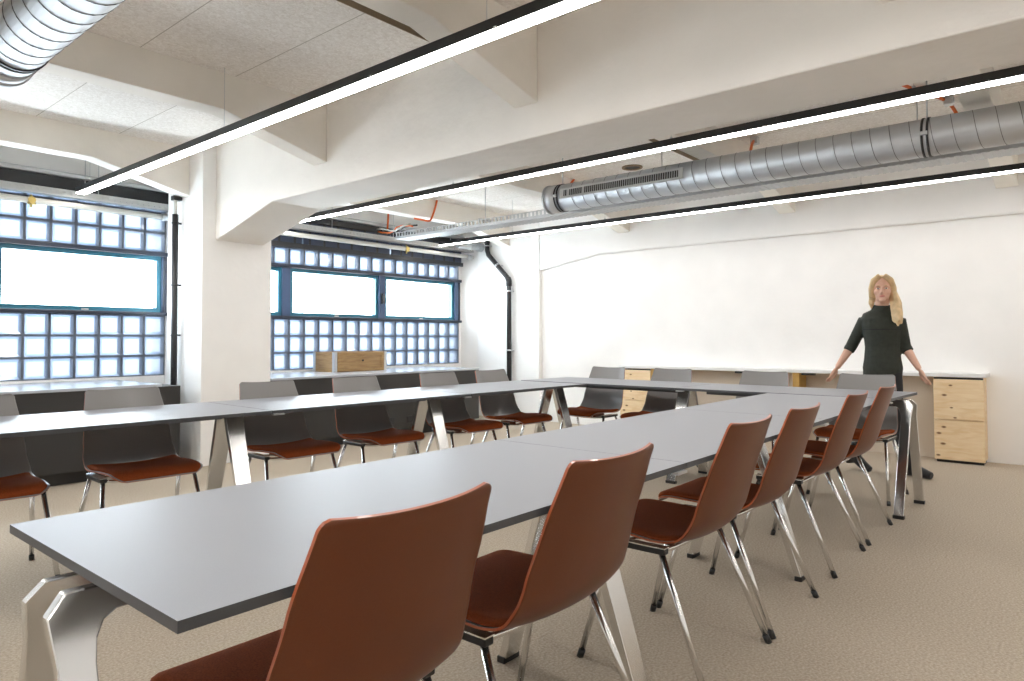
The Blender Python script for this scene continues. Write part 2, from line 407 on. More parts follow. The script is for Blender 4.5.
# ------------------------------------------------------------------ window benches
def window_bench(x0, x1, label, sockets):
    t = empty('window_bench', ((x0+x1)/2, 6.5, 0)); tag(t, label, 'bench cabinet', 'benches under the windows')
    c = (x0+x1)/2
    MB().box(x0-c, x1-c, -.485, .59, .10, .722).build('carcass', M['bench'], t, bevel=.003)
    MB().box(x0-c, x1-c, -.40, .50, 0, .10).build('plinth', M['bench'], t)
    MB().box(x0-c, x1-c-.16 if x1 < 3 else x1-c, -.50, .59, .722, .745).build('sill_board', M['sill'], t, bevel=.003)
    for x in sockets:
        q = MB().box(x-c-.04, x-c+.04, -.492, -.479, .155, .235).build('socket', M['blackplastic'], t, bevel=.006)
        MB().tube([(x-c, -.494, .195), (x-c, -.491, .195)], .021, 14).build('socket_well', M['black'], q)
    return t
window_bench(W1[0], 2.71, 'black bench with pale sill under the left window', [])
b2 = window_bench(3.56, 6.5, 'black bench with pale sill under the right window', [4.97, 5.06, 5.32, 5.41])
# small corner infill holding up the sill in the recess between bench and column is part of the bench
# crate
t = empty('wooden_crate', (5.05, 6.76, .745)); tag(t, 'weathered wooden crate with metal corner edges on the window sill', 'crate')
w_, d_, h_ = .375, .205, .228
def crate_wall(nm, x0, x1, y0, y1): return MB().box(x0, x1, y0, y1, 0, h_).build(nm, M['crate'], t, bevel=.003)
crate_wall('front_board', -w_, w_, -d_, -d_+.02); crate_wall('back_board', -w_, w_, d_-.02, d_)
crate_wall('side_board', -w_, -w_+.02, -d_+.02, d_-.02); crate_wall('side_board', w_-.02, w_, -d_+.02, d_-.02)
MB().box(-w_+.02, w_-.02, -d_+.02, d_-.02, 0, .02).build('bottom_board', M['crate'], t)
fr = MB()
fr.box(-w_+.035, w_-.05, -d_-.012, -d_, h_-.045, h_-.008).box(-w_+.035, w_-.05, -d_-.010, -d_, .006, .035)
fr.box(-w_+.035, -w_+.07, -d_-.010, -d_, .035, h_-.045).box(w_-.085, w_-.05, -d_-.010, -d_, .035, h_-.045)
fr.build('front_battens', M['crate'], t, bevel=.003)
for sx in (-1, 1):
    for sy in (-1, 1):
        a = sx*w_; c = sy*d_
        MB().box(min(a+sx*.003, a-sx*.035), max(a+sx*.003, a-sx*.035), min(c, c+sy*.004), max(c, c+sy*.004), 0, h_).box(min(a, a+sx*.004), max(a, a+sx*.004), min(c+sy*.003, c-sy*.04), max(c+sy*.003, c-sy*.04), 0, h_).build('corner_edge', M['crateedge'], t)
MB().tube([(.02, -d_-.008, h_*.55), (.02, -d_, h_*.55)], .012, 10).build('finger_hole', M['blackplastic'], t)

# ------------------------------------------------------------------ black rain pipes
t = empty('drain_pipe', (7.345, 6.2, 0)); tag(t, 'black drain pipe with a slanted offset on the corner pier', 'pipe')
MB().tube([(0, .43, 2.60), (0, .43, 2.40), (0, .405, 2.33), (0, .055, 1.99), (0, .02, 1.92), (0, .02, 0)], .034, 16).build('pipe_run', M['black'], t)
MB().tube([(0, .43, 2.62), (0, .43, 2.50)], .041, 16).build('socket_joint', M['black'], t)
MB().tube([(0, .04, 1.975), (0, .02, 1.935), (0, .02, 1.86)], .041, 16).build('socket_joint', M['black'], t)
for p, q in (((0, .02, 1.78), (0, .02, 1.80)), ((0, .225, 2.155), (0, .245, 2.175)), ((0, .43, 2.455), (0, .43, 2.47)), ((0, .02, .95), (0, .02, .97))):
    MB().tube([p, q], .039, 14).box(0, .055, p[1]-.05, p[1]+.05, p[2], p[2]+.012).build('pipe_clip', M['galv'], t)
t = empty('drain_pipe', (2.83, 6.41, .745)); tag(t, 'slim black drain pipe on the left side of the white column', 'pipe')
t.location = (2.825, 6.41, 0)
MB().tube([(0, 0, 0), (0, 0, 2.27)], .027, 14).build('pipe_run', M['black'], t)
MB().tube([(0, 0, 2.27), (0, 0, 2.44)], .016, 12).build('white_stub', M['whitepipe'], t)
MB().box(-.03, .05, -.03, .03, 2.40, 2.44).build('top_bracket', M['black'], t, bevel=.004)
for z in (2.19, 1.62, 1.16):
    MB().tube([(0, 0, z-.008), (0, 0, z+.008)], .032, 12).box(0, .055, -.008, .008, z-.008, z+.008).build('pipe_clip', M['black'], t)

# ------------------------------------------------------------------ pendant line lights
def line_light(xl, xr, y0, y1, zb, label, wires, nubs):
    t = empty('pendant_line_light', ((xl+xr)/2, (y0+y1)/2, zb)); tag(t, label, 'pendant light', 'black line lights hung from the ceiling')
    w = (xr-xl)/2; L = (y1-y0)/2; h = .048; cy = (y0+y1)/2
    MB().box(-w, -w+.004, -L, L, 0, h).box(w-.004, w, -L, L, 0, h).box(-w, w, -L, L, h-.004, h).box(-w, w, -L, -L+.004, 0, h).box(-w, w, L-.004, L, 0, h).build('housing', M['black'], t)
    MB().box(-w+.004, w-.004, -L+.005, L-.005, -.007, .006).build('diffuser', M['led'], t)
    for y in wires:
        q = MB().tube([(0, y-cy, h), (0, y-cy, CZ-zb)], .0016, 6).build('suspension_wire', M['galv'], t)
        MB().tube([(0, y-cy, h), (0, y-cy, h+.02)], .009, 8).build('wire_grip', M['galv'], q)
    for y in nubs:
        MB().box(-w-.003, -w+.004, y-cy-.008, y-cy+.008, -.003, .007).build('joint_clip', M['counter'], t)
    return t
LZ = 2.41
line_light(2.124, 2.20, -2.8, 6.78, LZ, 'black line light nearest the camera, reaching the left window', [6.55, 4.22, 1.95, -.4], [4.19, 2.69, 1.87])
line_light(4.20, 4.27, -2.8, 6.85, LZ, 'middle black line light, running beside the deep concrete beam', [6.2, 4.22, 2.14, .70, -1.2], [5.2, 4.27, 1.5])
line_light(6.56, 6.63, -2.8, 6.82, LZ, 'farthest black line light, nearest to the right wall', [5.52, 4.16, 1.51, -.9], [3.4, 0.4])
line_light(-.36, -.285, -2.8, 6.78, LZ, 'leftmost of the black line lights, unseen, added to brighten beam and ceiling', [6.55, 4.22, 1.95, -.4], [4.19])  # unseen lamp inferred from the lamp spacing, added to lighten ceiling and beam

# ------------------------------------------------------------------ spiral ducts
def spiral_duct(x, z, r, y0, y1, label, straps, grille, rods):
    t = empty('ventilation_duct', (x, (y0+y1)/2, z)); tag(t, label, 'duct', 'spiral ventilation ducts'); cy = (y0+y1)/2
    MB().tube([(0, y0-cy, 0), (0, y1-cy, 0)], r, 40).build('duct_body', M['galv'], t)
    s = MB(); pitch = .118; n = int((y1-y0)/pitch); pts = []; seg = 24
    for i in range(n*seg):
        a = 2*pi*i/seg
        pts.append(((r+.0005)*cos(a), y1-.16-cy-pitch*i/seg, (r+.0005)*sin(a)))
    s.tube(pts, .0022, 5)
    s.build('spiral_seam', M['seam'], t)
    MB().tube([(0, y1-.02-cy, 0), (0, y1+.10-cy, 0)], r+.006, 40).tube([(0, y1+.09-cy, 0), (0, y1+.11-cy, 0)], r+.012, 40).build('end_collar', M['galv'], t)
    for y in straps:
        b = MB()
        for dy in (-.016, .016): b.tube([(0, y-cy+dy-.007, 0), (0, y-cy+dy+.007, 0)], r+.006, 40)
        st = b.build('strap', M['black'], t)
        MB().box(-r-.016, -r-.004, y-cy-.02, y-cy+.02, -.012, .012).build('strap_bolt', M['galv'], st)
    for y in rods:
        MB().tube([(0, y-cy, r), (0, y-cy, CZ-z)], .005, 8).build('hanger_rod', M['galv'], t)
    if grille:
        a0, a1, ang = grille; half = .028
        # plate tangent to the side of the duct facing the camera
        c, s_ = cos(ang), sin(ang)
        def P(u, v, w): return ((r+w)*c - v*s_, u, (r+w)*s_ + v*c)
        def slab(b, u0, u1, v0, v1, w0, w1):
            v8 = [b.bm.verts.new(P(u, v, w)) for w in (w0, w1) for v in (v0, v1) for u in (u0, u1)]
            for f in ((0, 2, 3, 1), (4, 5, 7, 6), (0, 1, 5, 4), (2, 6, 7, 3), (0, 4, 6, 2), (1, 3, 7, 5)): b.bm.faces.new([v8[i] for i in f])
        b = MB(); slab(b, a0-cy-.04, a1-cy+.04, -.046, .046, -.008, .004); g = b.build('grille', M['tray'], t)
        b = MB()
        for u0, u1 in ((a0, a0+(a1-a0)*.80), (a0+(a1-a0)*.82, a0+(a1-a0)*.945), (a0+(a1-a0)*.965, a1)):
            slab(b, u0-cy, u1-cy, -half, half, .004, .0055)
        b.build('grille_opening', M['black'], g)
        b = MB(); u = a0+.012
        while u < a1:
            slab(b, u-cy-.0022, u-cy+.0022, -half, half, .0055, .0085); u += .021
        b.build('grille_vanes', M['tray'], g)
    return t
spiral_duct(5.23, 2.437, .125, -2.9, 3.80, 'long silver spiral duct with a slotted grille under the right ceiling', [.79, 3.76], (2.52, 3.66, pi-.10), [.79, 3.76])
spiral_duct(.895, 2.437, .125, -2.9, 3.76, 'silver spiral duct overhead in the top left corner of the photo', [3.62], None, [3.62, .5])
# mesh cable trays along the ducts
def mesh_tray(x0, x1, y0, y1, z0, label, rods):
    t = empty('wire_tray', ((x0+x1)/2, (y0+y1)/2, z0)); tag(t, label, 'cable tray', 'wire trays along the ducts')
    w = (x1-x0)/2; L = (y1-y0)/2; h = .075; b = MB()
    b.box(-w, w, -L, L, 0, .003)
    for sx in (-1, 1):
        b.box(sx*w-.002, sx*w+.002, -L, L, 0, h*.35).box(sx*w-.003, sx*w+.003, -L, L, h*.9, h)
    n = int((y1-y0)/.05)
    for i in range(n):
        y = -L+(i+.5)*2*L/n
        for sx in (-1, 1): b.box(sx*w-.002, sx*w+.002, y-.012, y+.012, h*.35, h*.9)
        b.box(-w, w, y-.012, y+.012, -.004, 0)
    b.build('tray_body', M['tray'], t)
    for y in rods:
        MB().tube([(0, y-(y0+y1)/2, .003), (0, y-(y0+y1)/2, CZ-z0)], .004, 6).box(-w, w, y-(y0+y1)/2-.015, y-(y0+y1)/2+.015, .075, .09).build('hanger_rod', M['galv'], t)
    return t
mesh_tray(5.45, 5.66, -2.9, 6.42, 2.335, 'galvanised wire tray running behind the right spiral duct to the window', [5.04, 2.9, .9])
mesh_tray(.46, .70, -2.9, 3.9, 2.36, 'galvanised wire tray beside the duct in the top left corner', [3.2, 1.0])
# loose cables where the tray meets the window tray
for k, (m_, dx, cl) in enumerate((('orange', 0, 'orange'), ('blackplastic', .05, 'black'), ('whitepipe', -.06, 'white'))):
    pts = [(5.62+dx+.03*sin(i*1.7+k), 6.3+i*.09, 2.415+.03*sin(i*.9+k)+.08) for i in range(8)]
    o = MB().tube(pts, .010, 8).build('loose_cable', M[m_]); tag(o, '%s cable looping out of the wire tray end over the right window' % cl, 'cable', 'cables at the tray end')

# orange conduits with their boxes
def conduit(pts, label, box=None):
    t = empty('flexible_conduit', pts[0]); tag(t, label, 'conduit', 'orange conduits under the ceiling')
    o = Vector(pts[0]); pp = [Vector(p)-o for p in pts]
    # smooth the path
    q = []
    for i in range(len(pp)-1):
        for j in range(6):
            f = j/6; p0 = pp[max(i-1, 0)]; p1 = pp[i]; p2 = pp[i+1]; p3 = pp[min(i+2, len(pp)-1)]
            q.append(.5*((2*p1)+(-p0+p2)*f+(2*p0-5*p1+4*p2-p3)*f*f+(-p0+3*p1-3*p2+p3)*f**3))
    q.append(pp[-1])
    MB().tube(q, .012, 10).build('conduit_tube', M['orange'], t)
    if box:
        c = Vector(box)-o
        MB().box(c.x-.035, c.x+.035, c.y-.03, c.y+.03, c.z-.03, c.z+.035).build('junction_box', M['tray'], t, bevel=.004)
conduit([(5.97, 6.235, 2.86), (5.93, 6.235, 2.74), (5.88, 6.235, 2.63), (5.84, 6.24, 2.585), (5.74, 6.27, 2.59), (5.66, 6.32, 2.60)], 'orange conduit bending down the joist nearest the right window')
conduit([(5.77, 6.93, 2.86), (5.765, 6.93, 2.75), (5.75, 6.92, 2.62), (5.73, 6.91, 2.48)], 'orange conduit hanging straight down over the right window tray')
conduit([(6.19, 4.297, 2.87), (6.10, 4.295, 2.78), (6.02, 4.24, 2.70), (5.85, 4.1, 2.60)], 'orange conduit behind the collar end of the right duct')
conduit([(6.03, 2.26, 2.85), (5.9, 2.2, 2.83), (5.70, 2.14, 2.74), (5.55, 2.10, 2.62)], 'orange conduit with a small box above the middle of the right duct', (5.905, 2.19, 2.83))
conduit([(5.25, .95, 2.845), (5.5, .88, 2.845), (5.8, .76, 2.83), (5.95, .71, 2.76), (6.0, .68, 2.66)], 'orange conduit with a small box above the strapped part of the right duct', (5.81, .74, 2.825))
# ceiling opening
t = empty('ceiling_vent', (6.12, 3.53, CZ)); tag(t, 'round dark ceiling opening with a brown ring above the duct', 'ceiling vent')
ring = []
MB().loft([[(r_*cos(2*pi*k/28), r_*sin(2*pi*k/28), z_) for k in range(28)] for r_, z_ in ((.105, 0), (.105, -.012), (.085, -.014), (.082, -.001))], cap=False).build('rim', M['panel_edge'], t)
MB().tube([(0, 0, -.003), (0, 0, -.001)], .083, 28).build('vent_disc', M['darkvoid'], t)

# ------------------------------------------------------------------ tables
TZ, TT = .74, .017
def leg_mb(out, sgn, end):
    """one flat chrome leg that splays sideways (sgn): a bevelled knee at a table end, a plain blade at a joint"""
    if end:
        prof = [(-.16, TZ-TT-.014), (-.16, .672), (-.040, .669), (-.020, .658), (-.008, .635), (-.004, .60), (-.012, .012), (.045, .012), (.051, .60), (.060, .680), (.033, TZ-TT-.012)]; th = .011
    else:
        prof = [(-.05, TZ-TT-.001), (-.037, .012), (.037, .012), (.05, TZ-TT-.001)]; th = .015
    m = MB()
    def P(u, v, w):
        a = sgn*(.040+(.265-.040)*max(0, min(1, (.72-v)/.71)))
        return (out*u, a+w*th, v)
    if end:
        # knee profile is concave: build as strips between inner and outer outline
        inner = [(-.16, .672), (-.040, .669), (-.020, .658), (-.008, .635), (-.004, .60), (-.012, .012)]
        outer = [(-.16, TZ-TT-.012), (.000, TZ-TT-.012), (.033, TZ-TT-.012), (.060, .680), (.051, .60), (.045, .012)]
        rings = [[P(*a, -1), P(*b, -1), P(*b, 1), P(*a, 1)] for a, b in zip(inner, outer)]
        m.loft(rings, smooth=False)
    else:
        m.prism(prof, -1, 1, P)
    return m
def trestle(root, x, out=1, end=False):
    for sgn in (-1, 1):
        m = leg_mb(out, sgn, end)
        lg = m.build('leg', M['chrome'], root, bevel=.003, loc=(x, 0, 0))
        a = sgn*.2645; x0, x1 = sorted((out*-.015, out*.048)) if end else (-.041, .041)
        MB().box(x0, x1, a-.017, a+.017, 0, .022).build('foot_cap', M['blackplastic'], lg, bevel=.003)
def table(label, cx, cy, rz, L, W, trs, clips=()):
    t = empty('conference_table', (cx, cy, 0), rz); tag(t, label, 'table', 'tables of the meeting square')
    m = MB().box(-L/2, L/2, -W/2, W/2, TZ-TT, TZ)
    for f in m.bm.faces:
        f.material_index = 0 if f.calc_center_median().z > TZ-.001 else 1
    m.build('tabletop', [M['top'], M['topedge']], t)
    MB().box(-L/2+.10, L/2-.10, -.03, .03, TZ-TT-.045, TZ-TT).build('rail', M['topedge'], t)
    for tr in trs: trestle(t, *tr)
    for x, sy in clips:
        MB().box(x-.03, x+.03, sy*W/2-.012, sy*W/2+.012, TZ-TT-.008, TZ-TT).build('link_clip', M['crateedge'], t)
    return t
yn = (.928+1.677)/2; Wn = .749
table('front row grey table at the near left, its end towards the camera', (.417+1.915)/2, yn, 0, 1.498, Wn, [(-.749, -1, True), (1.84-1.166, 1)], [(.70, -1)])
table('front row grey table in the middle, behind the second chair from the camera', (1.917+3.36)/2, yn, 0, 1.443, Wn, [(3.30-2.6385, 1)], [(3.34-2.6385-.03, -1)])
table('front row grey table touching the far cross table', (3.362+4.70)/2, yn, 0, 1.338, Wn, [], [(.62, -1)])
# cross tables at the far end, slightly turned
rf = math.radians(-2.6); u = Vector((sin(-rf), cos(rf)))          # along the row (+y), leaning to +x
pv = Vector((cos(rf), sin(rf)))
o0 = Vector((4.705, .935)); Wf = .685
def far(a, b): c = o0+u*((a+b)/2)+pv*(Wf/2); return c
c = far(0, 1.47); table('cross table end nearest the camera, next to the walking person', c.x, c.y, rf+pi/2, 1.468, Wf, [(-.734, -1, True)], [(.69, 1)])
c = far(1.473, 3.03); table('far corner cross table below the drain pipe corner', c.x, c.y, rf+pi/2, 1.555, Wf, [(-.70, 1), (.70, 1)])
# window row
rw = math.radians(-2.2); uw = Vector((cos(rw), sin(rw))); pw = Vector((-sin(rw), cos(rw)))
ow = Vector((.795, 3.344)); Ww = .775
def win(a, b): return ow+uw*((a+b)/2-.795)+pw*(Ww/2)
c = win(.47, 1.965); table('window row grey table in front of the left window', c.x, c.y, rw, 1.495, Ww, [(.70, 1)], [])
c = win(1.968, 3.43); table('window row grey table in front of the white column', c.x, c.y, rw, 1.46, Ww, [(.68, 1)], [(-.70, -1), (.69, -1)])
c = win(3.433, 4.77); table('window row grey table in front of the right window', c.x, c.y, rw, 1.335, Ww, [(.71, 1)], [])

# ------------------------------------------------------------------ chairs
PROF = [(.272, .418), (.258, .436), (.235, .446), (.20, .450), (.14, .449), (.07, .444), (0, .437), (-.05, .432), (-.095, .433), (-.135, .443), (-.166, .463), (-.189, .492), (-.206, .527), (-.221, .57), (-.237, .62), (-.254, .675), (-.276, .74), (-.292, .785), (-.300, .808), (-.306, .825), (-.310, .838)]
def catmull(P, n):
    out = []
    for i in range(len(P)-1):
        p0 = P[max(i-1, 0)]; p1 = P[i]; p2 = P[i+1]; p3 = P[min(i+2, len(P)-1)]
        for j in range(n):
            f = j/n
            out.append(tuple(.5*(2*b+(c-a)*f+(2*a-5*b+4*c-d)*f*f+(-a+3*b-3*c+d)*f**3) for a, b, c, d in zip(p0, p1, p2, p3)))
    out.append(P[-1]); return out
def interp(x, tab):
    for (a, va), (b, vb) in zip(tab, tab[1:]):
        if x <= b: f = (x-a)/(b-a); f = f*f*(3-2*f); return va+(vb-va)*f
    return tab[-1][1]
CUR = catmull([Vector((0, y, z)).to_tuple() for y, z in PROF], 3)
LEN = [0]
for a, b in zip(CUR, CUR[1:]): LEN.append(LEN[-1]+math.dist(a, b))
TOT = LEN[-1]
WID = [(0, .205), (.06, .222), (.20, .230), (.36, .236), (.46, .232), (.56, .222), (.70, .208), (TOT, .190)]
BOW = [(0, .0), (.10, .005), (.28, .012), (.40, .020), (.48, .028), (.60, .032), (.80, .027), (TOT, .025)]   # sides come forward / up by this
def halfw(s):
    w = interp(s, WID); r = .045 if s < TOT/2 else .020
    d = min(s, TOT-s)
    if d < r: w = w-r+math.sqrt(max(0, r*r-(r-d)**2))
    return w
def shell_pt(i, t, off):
    p = Vector(CUR[i]); s = LEN[i]
    a = Vector(CUR[max(i-1, 0)]); b = Vector(CUR[min(i+1, len(CUR)-1)]); tg = (b-a).normalized()
    n = Vector((0, tg.z, -tg.y))                                            # towards the sitter
    w = halfw(s)
    return Vector((t*w, 0, 0))+p+n*(interp(s, BOW)*abs(t)**2.2+off)
TS = [-1, -.97, -.9, -.78, -.6, -.4, -.2, 0, .2, .4, .6, .78, .9, .97, 1]
def make_shell(parent):
    m = MB(); n = len(CUR); k = len(TS)
    A = [[m.bm.verts.new(shell_pt(i, t, 0)) for t in TS] for i in range(n)]
    B = [[m.bm.verts.new(shell_pt(i, t, -.0065)) for t in TS] for i in range(n)]
    for i in range(n-1):
        for j in range(k-1):
            f = m.bm.faces.new((A[i][j], A[i][j+1], A[i+1][j+1], A[i+1][j])); f.material_index = 1; f.smooth = True
            f = m.bm.faces.new((B[i][j], B[i+1][j], B[i+1][j+1], B[i][j+1])); f.material_index = 0; f.smooth = True
        for j in (0, k-1):
            f = m.bm.faces.new((A[i][j], A[i+1][j], B[i+1][j], B[i][j])); f.material_index = 2
    for i in (0, n-1):
        for j in range(k-1):
            f = m.bm.faces.new((A[i][j], A[i][j+1], B[i][j+1], B[i][j])); f.material_index = 2
    return m.build('seat_shell', [M['shellback'], M['shellfront'], M['shelledge']], parent)
def make_cushion(parent):
    m = MB(); i0 = 1
    i1 = max(i for i in range(len(CUR)) if LEN[i] < .425)
    idx = list(range(i0, i1+1)); k = len(TS); tot = LEN[i1]-LEN[i0]
    def pt(i, t, top):
        s = LEN[i]-LEN[i0]; e = min(s, tot-s)/.035; e = min(1, e); ed = math.sqrt(max(0, 1-(1-e)**2))
        ts = max(0, min(1, (1-abs(t))/.12)); ets = math.sqrt(max(0, 1-(1-ts)**2))
        h = .0015+.017*min(ed, 1)*ets if top else .0012
        q = shell_pt(i, t*.955, h); return q
    A = [[m.bm.verts.new(pt(i, t, True)) for t in TS] for i in idx]
    B = [[m.bm.verts.new(pt(i, t, False)) for t in TS] for i in idx]
    for i in range(len(idx)-1):
        for j in range(k-1):
            f = m.bm.faces.new((A[i][j], A[i][j+1], A[i+1][j+1], A[i+1][j])); f.smooth = True
            f = m.bm.faces.new((B[i][j], B[i+1][j], B[i+1][j+1], B[i][j+1])); f.smooth = True
        for j in (0, k-1): m.bm.faces.new((A[i][j], A[i+1][j], B[i+1][j], B[i][j]))
    for i in (0, len(idx)-1):
        for j in range(k-1): m.bm.faces.new((A[i][j], A[i][j+1], B[i][j+1], B[i][j]))
    return m.build('seat_cushion', M['cushion'], parent)
def make_chair():
    t = empty('shell_chair'); tag(t, 'x', 'chair', 'terracotta shell chairs round the tables')
    make_shell(t); make_cushion(t)
    for sx in (-1, 1):
        x = sx*.222
        sb = MB().box(x-.016, x+.016, -.085, .135, .404, .424).build('side_bar', M['blackplastic'], t, bevel=.004)
        MB().box(x-.017, x+.017, -.086, .136, .4245, .428).build('side_plate', M['chrome'], sb)
        for y0, x1, y1 in ((.120, .262, .232), (-.065, .264, -.240)):
            lg = MB().tube([(x, y0, .410), (x+(sx*x1-x)*.97, y0+(y1-y0)*.97, .0123)], .0105, 14).build('leg', M['chrome'], t)
            d = (Vector((sx*x1, y1, .0))-Vector((x, y0, .410)))
            MB().tube([(sx*x1, y1, 0), (sx*x1-d.x*.075, y1-d.y*.075, .027)], .0122, 12).build('foot_cap', M['blackplastic'], lg)
    # chrome cross tubes bowing down under the seat
    for y0 in (-.05, .10):
        pts = [(-.222, y0, .410), (-.17, y0, .402), (-.10, y0, .396), (0, y0, .394), (.10, y0, .396), (.17, y0, .402), (.222, y0, .410)]
        MB().tube(pts, .009, 10).build('cross_tube', M['chrome'], t)
    for sx in (-1, 1):
        MB().box(sx*.10-.012, sx*.10+.012, -.055, .10, .400, .424).build('mount_block', M['shellback'], t, bevel=.006)
    return t
chair0 = make_chair(); used = [False]
def place(x, y, rz, label, group):
    o = chair0 if not used[0] else copy_tree(chair0); used[0] = True
    o.location = (x, y, 0); o.rotation_euler = (0, 0, math.radians(rz)); o['label'] = label; o['group'] = group
GA, GB, GC = 'chairs along the front row of tables', 'chairs along the window row of tables', 'chairs behind the cross tables'
front = [(.782, 1.155, 0, 'nearest terracotta chair, its back large at the bottom of the photo'),
         (1.412, 1.155, 0, 'terracotta chair second from the camera in the front row'),
         (2.278, 1.155, 0, 'terracotta chair third from the camera in the front row'),
         (2.85, 1.155, 0, 'terracotta chair fourth from the camera, its seat close to the third chair'),
         (3.682, 1.16, 0, 'terracotta chair second to last before the cross table leg'),
         (4.33, 1.16, 0, 'terracotta chair last in the front row beside the cross table leg')]
for x, y, r, l in front: place(x, y, r, l, GA)
wr = [(.85, 3.905, 'grey fronted chair cut by the left photo edge in front of the window'),
      (1.545, 3.875, 'grey fronted chair between left window bench and window row table'),
      (2.41, 3.842, 'grey fronted chair in front of the white column'),
      (3.09, 3.815, 'grey fronted chair in front of the crate at the right window'),
      (3.89, 3.785, 'grey fronted chair right of the crate, second to last at the right window'),
      (4.535, 3.785, 'grey fronted chair at the window row end under the drain pipe')]
for x, y, l in wr: place(x, y, 180-2.2, l, GB)
fr_ = [(5.385, 3.56, 'grey fronted chair before the left pine drawers, at the far corner'),
       (5.375, 2.88, 'grey fronted chair at the cross table right of the left pine drawers'),
       (5.365, 2.05, 'grey fronted chair at the cross table left of the walking person'),
       (5.345, 1.285, 'grey fronted chair at the cross table directly in front of the walking person')]
for x, y, l in fr_: place(x, y, 90-2.6, l, GC)

# ------------------------------------------------------------------ sideboard along the right wall
CX = 7.20
t = empty('worktop', (7.33, 2.5, .762)); tag(t, 'long white worktop along the right wall behind the person', 'worktop')
MB().box(CX-.005-7.33, XR-.001-7.33, .685-2.5, 4.36-2.5, 0, .034).build('counter_board', M['counter'], t, bevel=.003)
MB().box(XR-.022-7.33, XR-.002-7.33, 1.10-2.5, 3.93-2.5, -.762, 0).build('wall_shade_board', M['beige'], t)  # added board, its beige stands in for shade on the wall below the counter
MB().box(CX+.01-7.33, XR-.03-7.33, 2.255-2.5, 2.32-2.5, -.762, 0).build('support_panel', M['ochre'], t)
MB().box(CX+.01-7.33, XR-.03-7.33, 3.87-2.5, 3.93-2.5, -.762, 0).build('support_panel', M['ochre'], t)
for y in (2.86, 2.17): MB().box(CX+.0-7.33, CX+.06-7.33, y-.06-2.5, y+.06-2.5, -.022, 0).build('bracket', M['blackplastic'], t)
def pine_unit(y0, y1, label):
    u_ = empty('drawer_cabinet', ((CX+XR)/2, (y0+y1)/2, 0)); tag(u_, label, 'drawer cabinet', 'pine drawer cabinets under the worktop')
    hx = (XR-CX)/2; hy = (y1-y0)/2
    MB().box(-hx+.022, hx-.004, -hy+.004, hy-.004, .03, .758).build('carcass', M['pine'], u_)
    MB().box(-hx+.03, hx-.004, -hy+.012, hy-.012, 0, .03).build('plinth', M['blackplastic'], u_)
    for z0, z1 in ((.026, .378), (.386, .742)):
        MB().box(-hx, -hx+.02, -hy, hy, z0, z1).build('drawer_front', M['pine'], u_, bevel=.002)
    MB().box(-hx+.004, -hx+.022, -hy+.004, hy-.004, .742, .758).build('shadow_gap', M['blackplastic'], u_)
pine_unit(.705, 1.082, 'pine drawer cabinet at the near right end of the white worktop')
pine_unit(3.935, 4.345, 'pine drawer cabinet at the far left end of the worktop behind a chair')

# ------------------------------------------------------------------ walking person (solid, at rest)
def remesh(o, vox, smooth=6):
    r = o.modifiers.new('remesh', 'REMESH'); r.mode = 'VOXEL'; r.voxel_size = vox; r.use_smooth_shade = True
    s = o.modifiers.new('smooth', 'SMOOTH'); s.iterations = smooth; s.factor = .5
def ringz(cx, cy, z, rx, ry, n=20, tilt=0):
    return [(cx+rx*cos(2*pi*k/n), cy+ry*sin(2*pi*k/n), z+tilt*cos(2*pi*k/n)) for k in range(n)]
pr = empty('person', (6.28, 1.30, 0), math.radians(-80)); tag(pr, 'blonde woman in dark green top and black boots walking along the right wall', 'person')
sh_l, sh_r = Vector((.125, .01, 1.285)), Vector((-.125, .01, 1.285))
el_l, el_r = Vector((.165, .04, 1.055)), Vector((-.235, .06, 1.06))
wr_l, wr_r = Vector((.262, -.03, .875)), Vector((-.345, .02, .875))
hip_l, hip_r = Vector((.050, .0, .84)), Vector((-.058, .02, .84))
kn_l, kn_r = Vector((.085, -.05, .47)), Vector((-.08, .04, .46))
an_l, an_r = Vector((.205, .0, .085)), Vector((-.24, .12, .13))
hx, hy = .01, -.035                      # head centre
def torso(m, g=0):
    rs = [(.0, .01, .80, .128+g, .105+g), (.0, .01, .88, .136+g, .110+g), (.0, .01, .96, .124+g, .098+g), (.0, .005, 1.05, .116+g, .088+g), (.0, .0, 1.14, .124+g, .096+g), (.0, -.005, 1.22, .135+g, .104+g), (.0, .0, 1.29, .142+g, .090+g), (.0, .01, 1.335, .128+g, .066+g), (.0, .012, 1.370, .062+g*.6, .052+g*.6)]
    m.loft([ringz(*r) for r in rs])
b = MB(); torso(b)
b.tube([(0, .012, 1.34), (.004, .0, 1.40), (hx, hy+.02, 1.47)], [.062, .052, .055], 16)
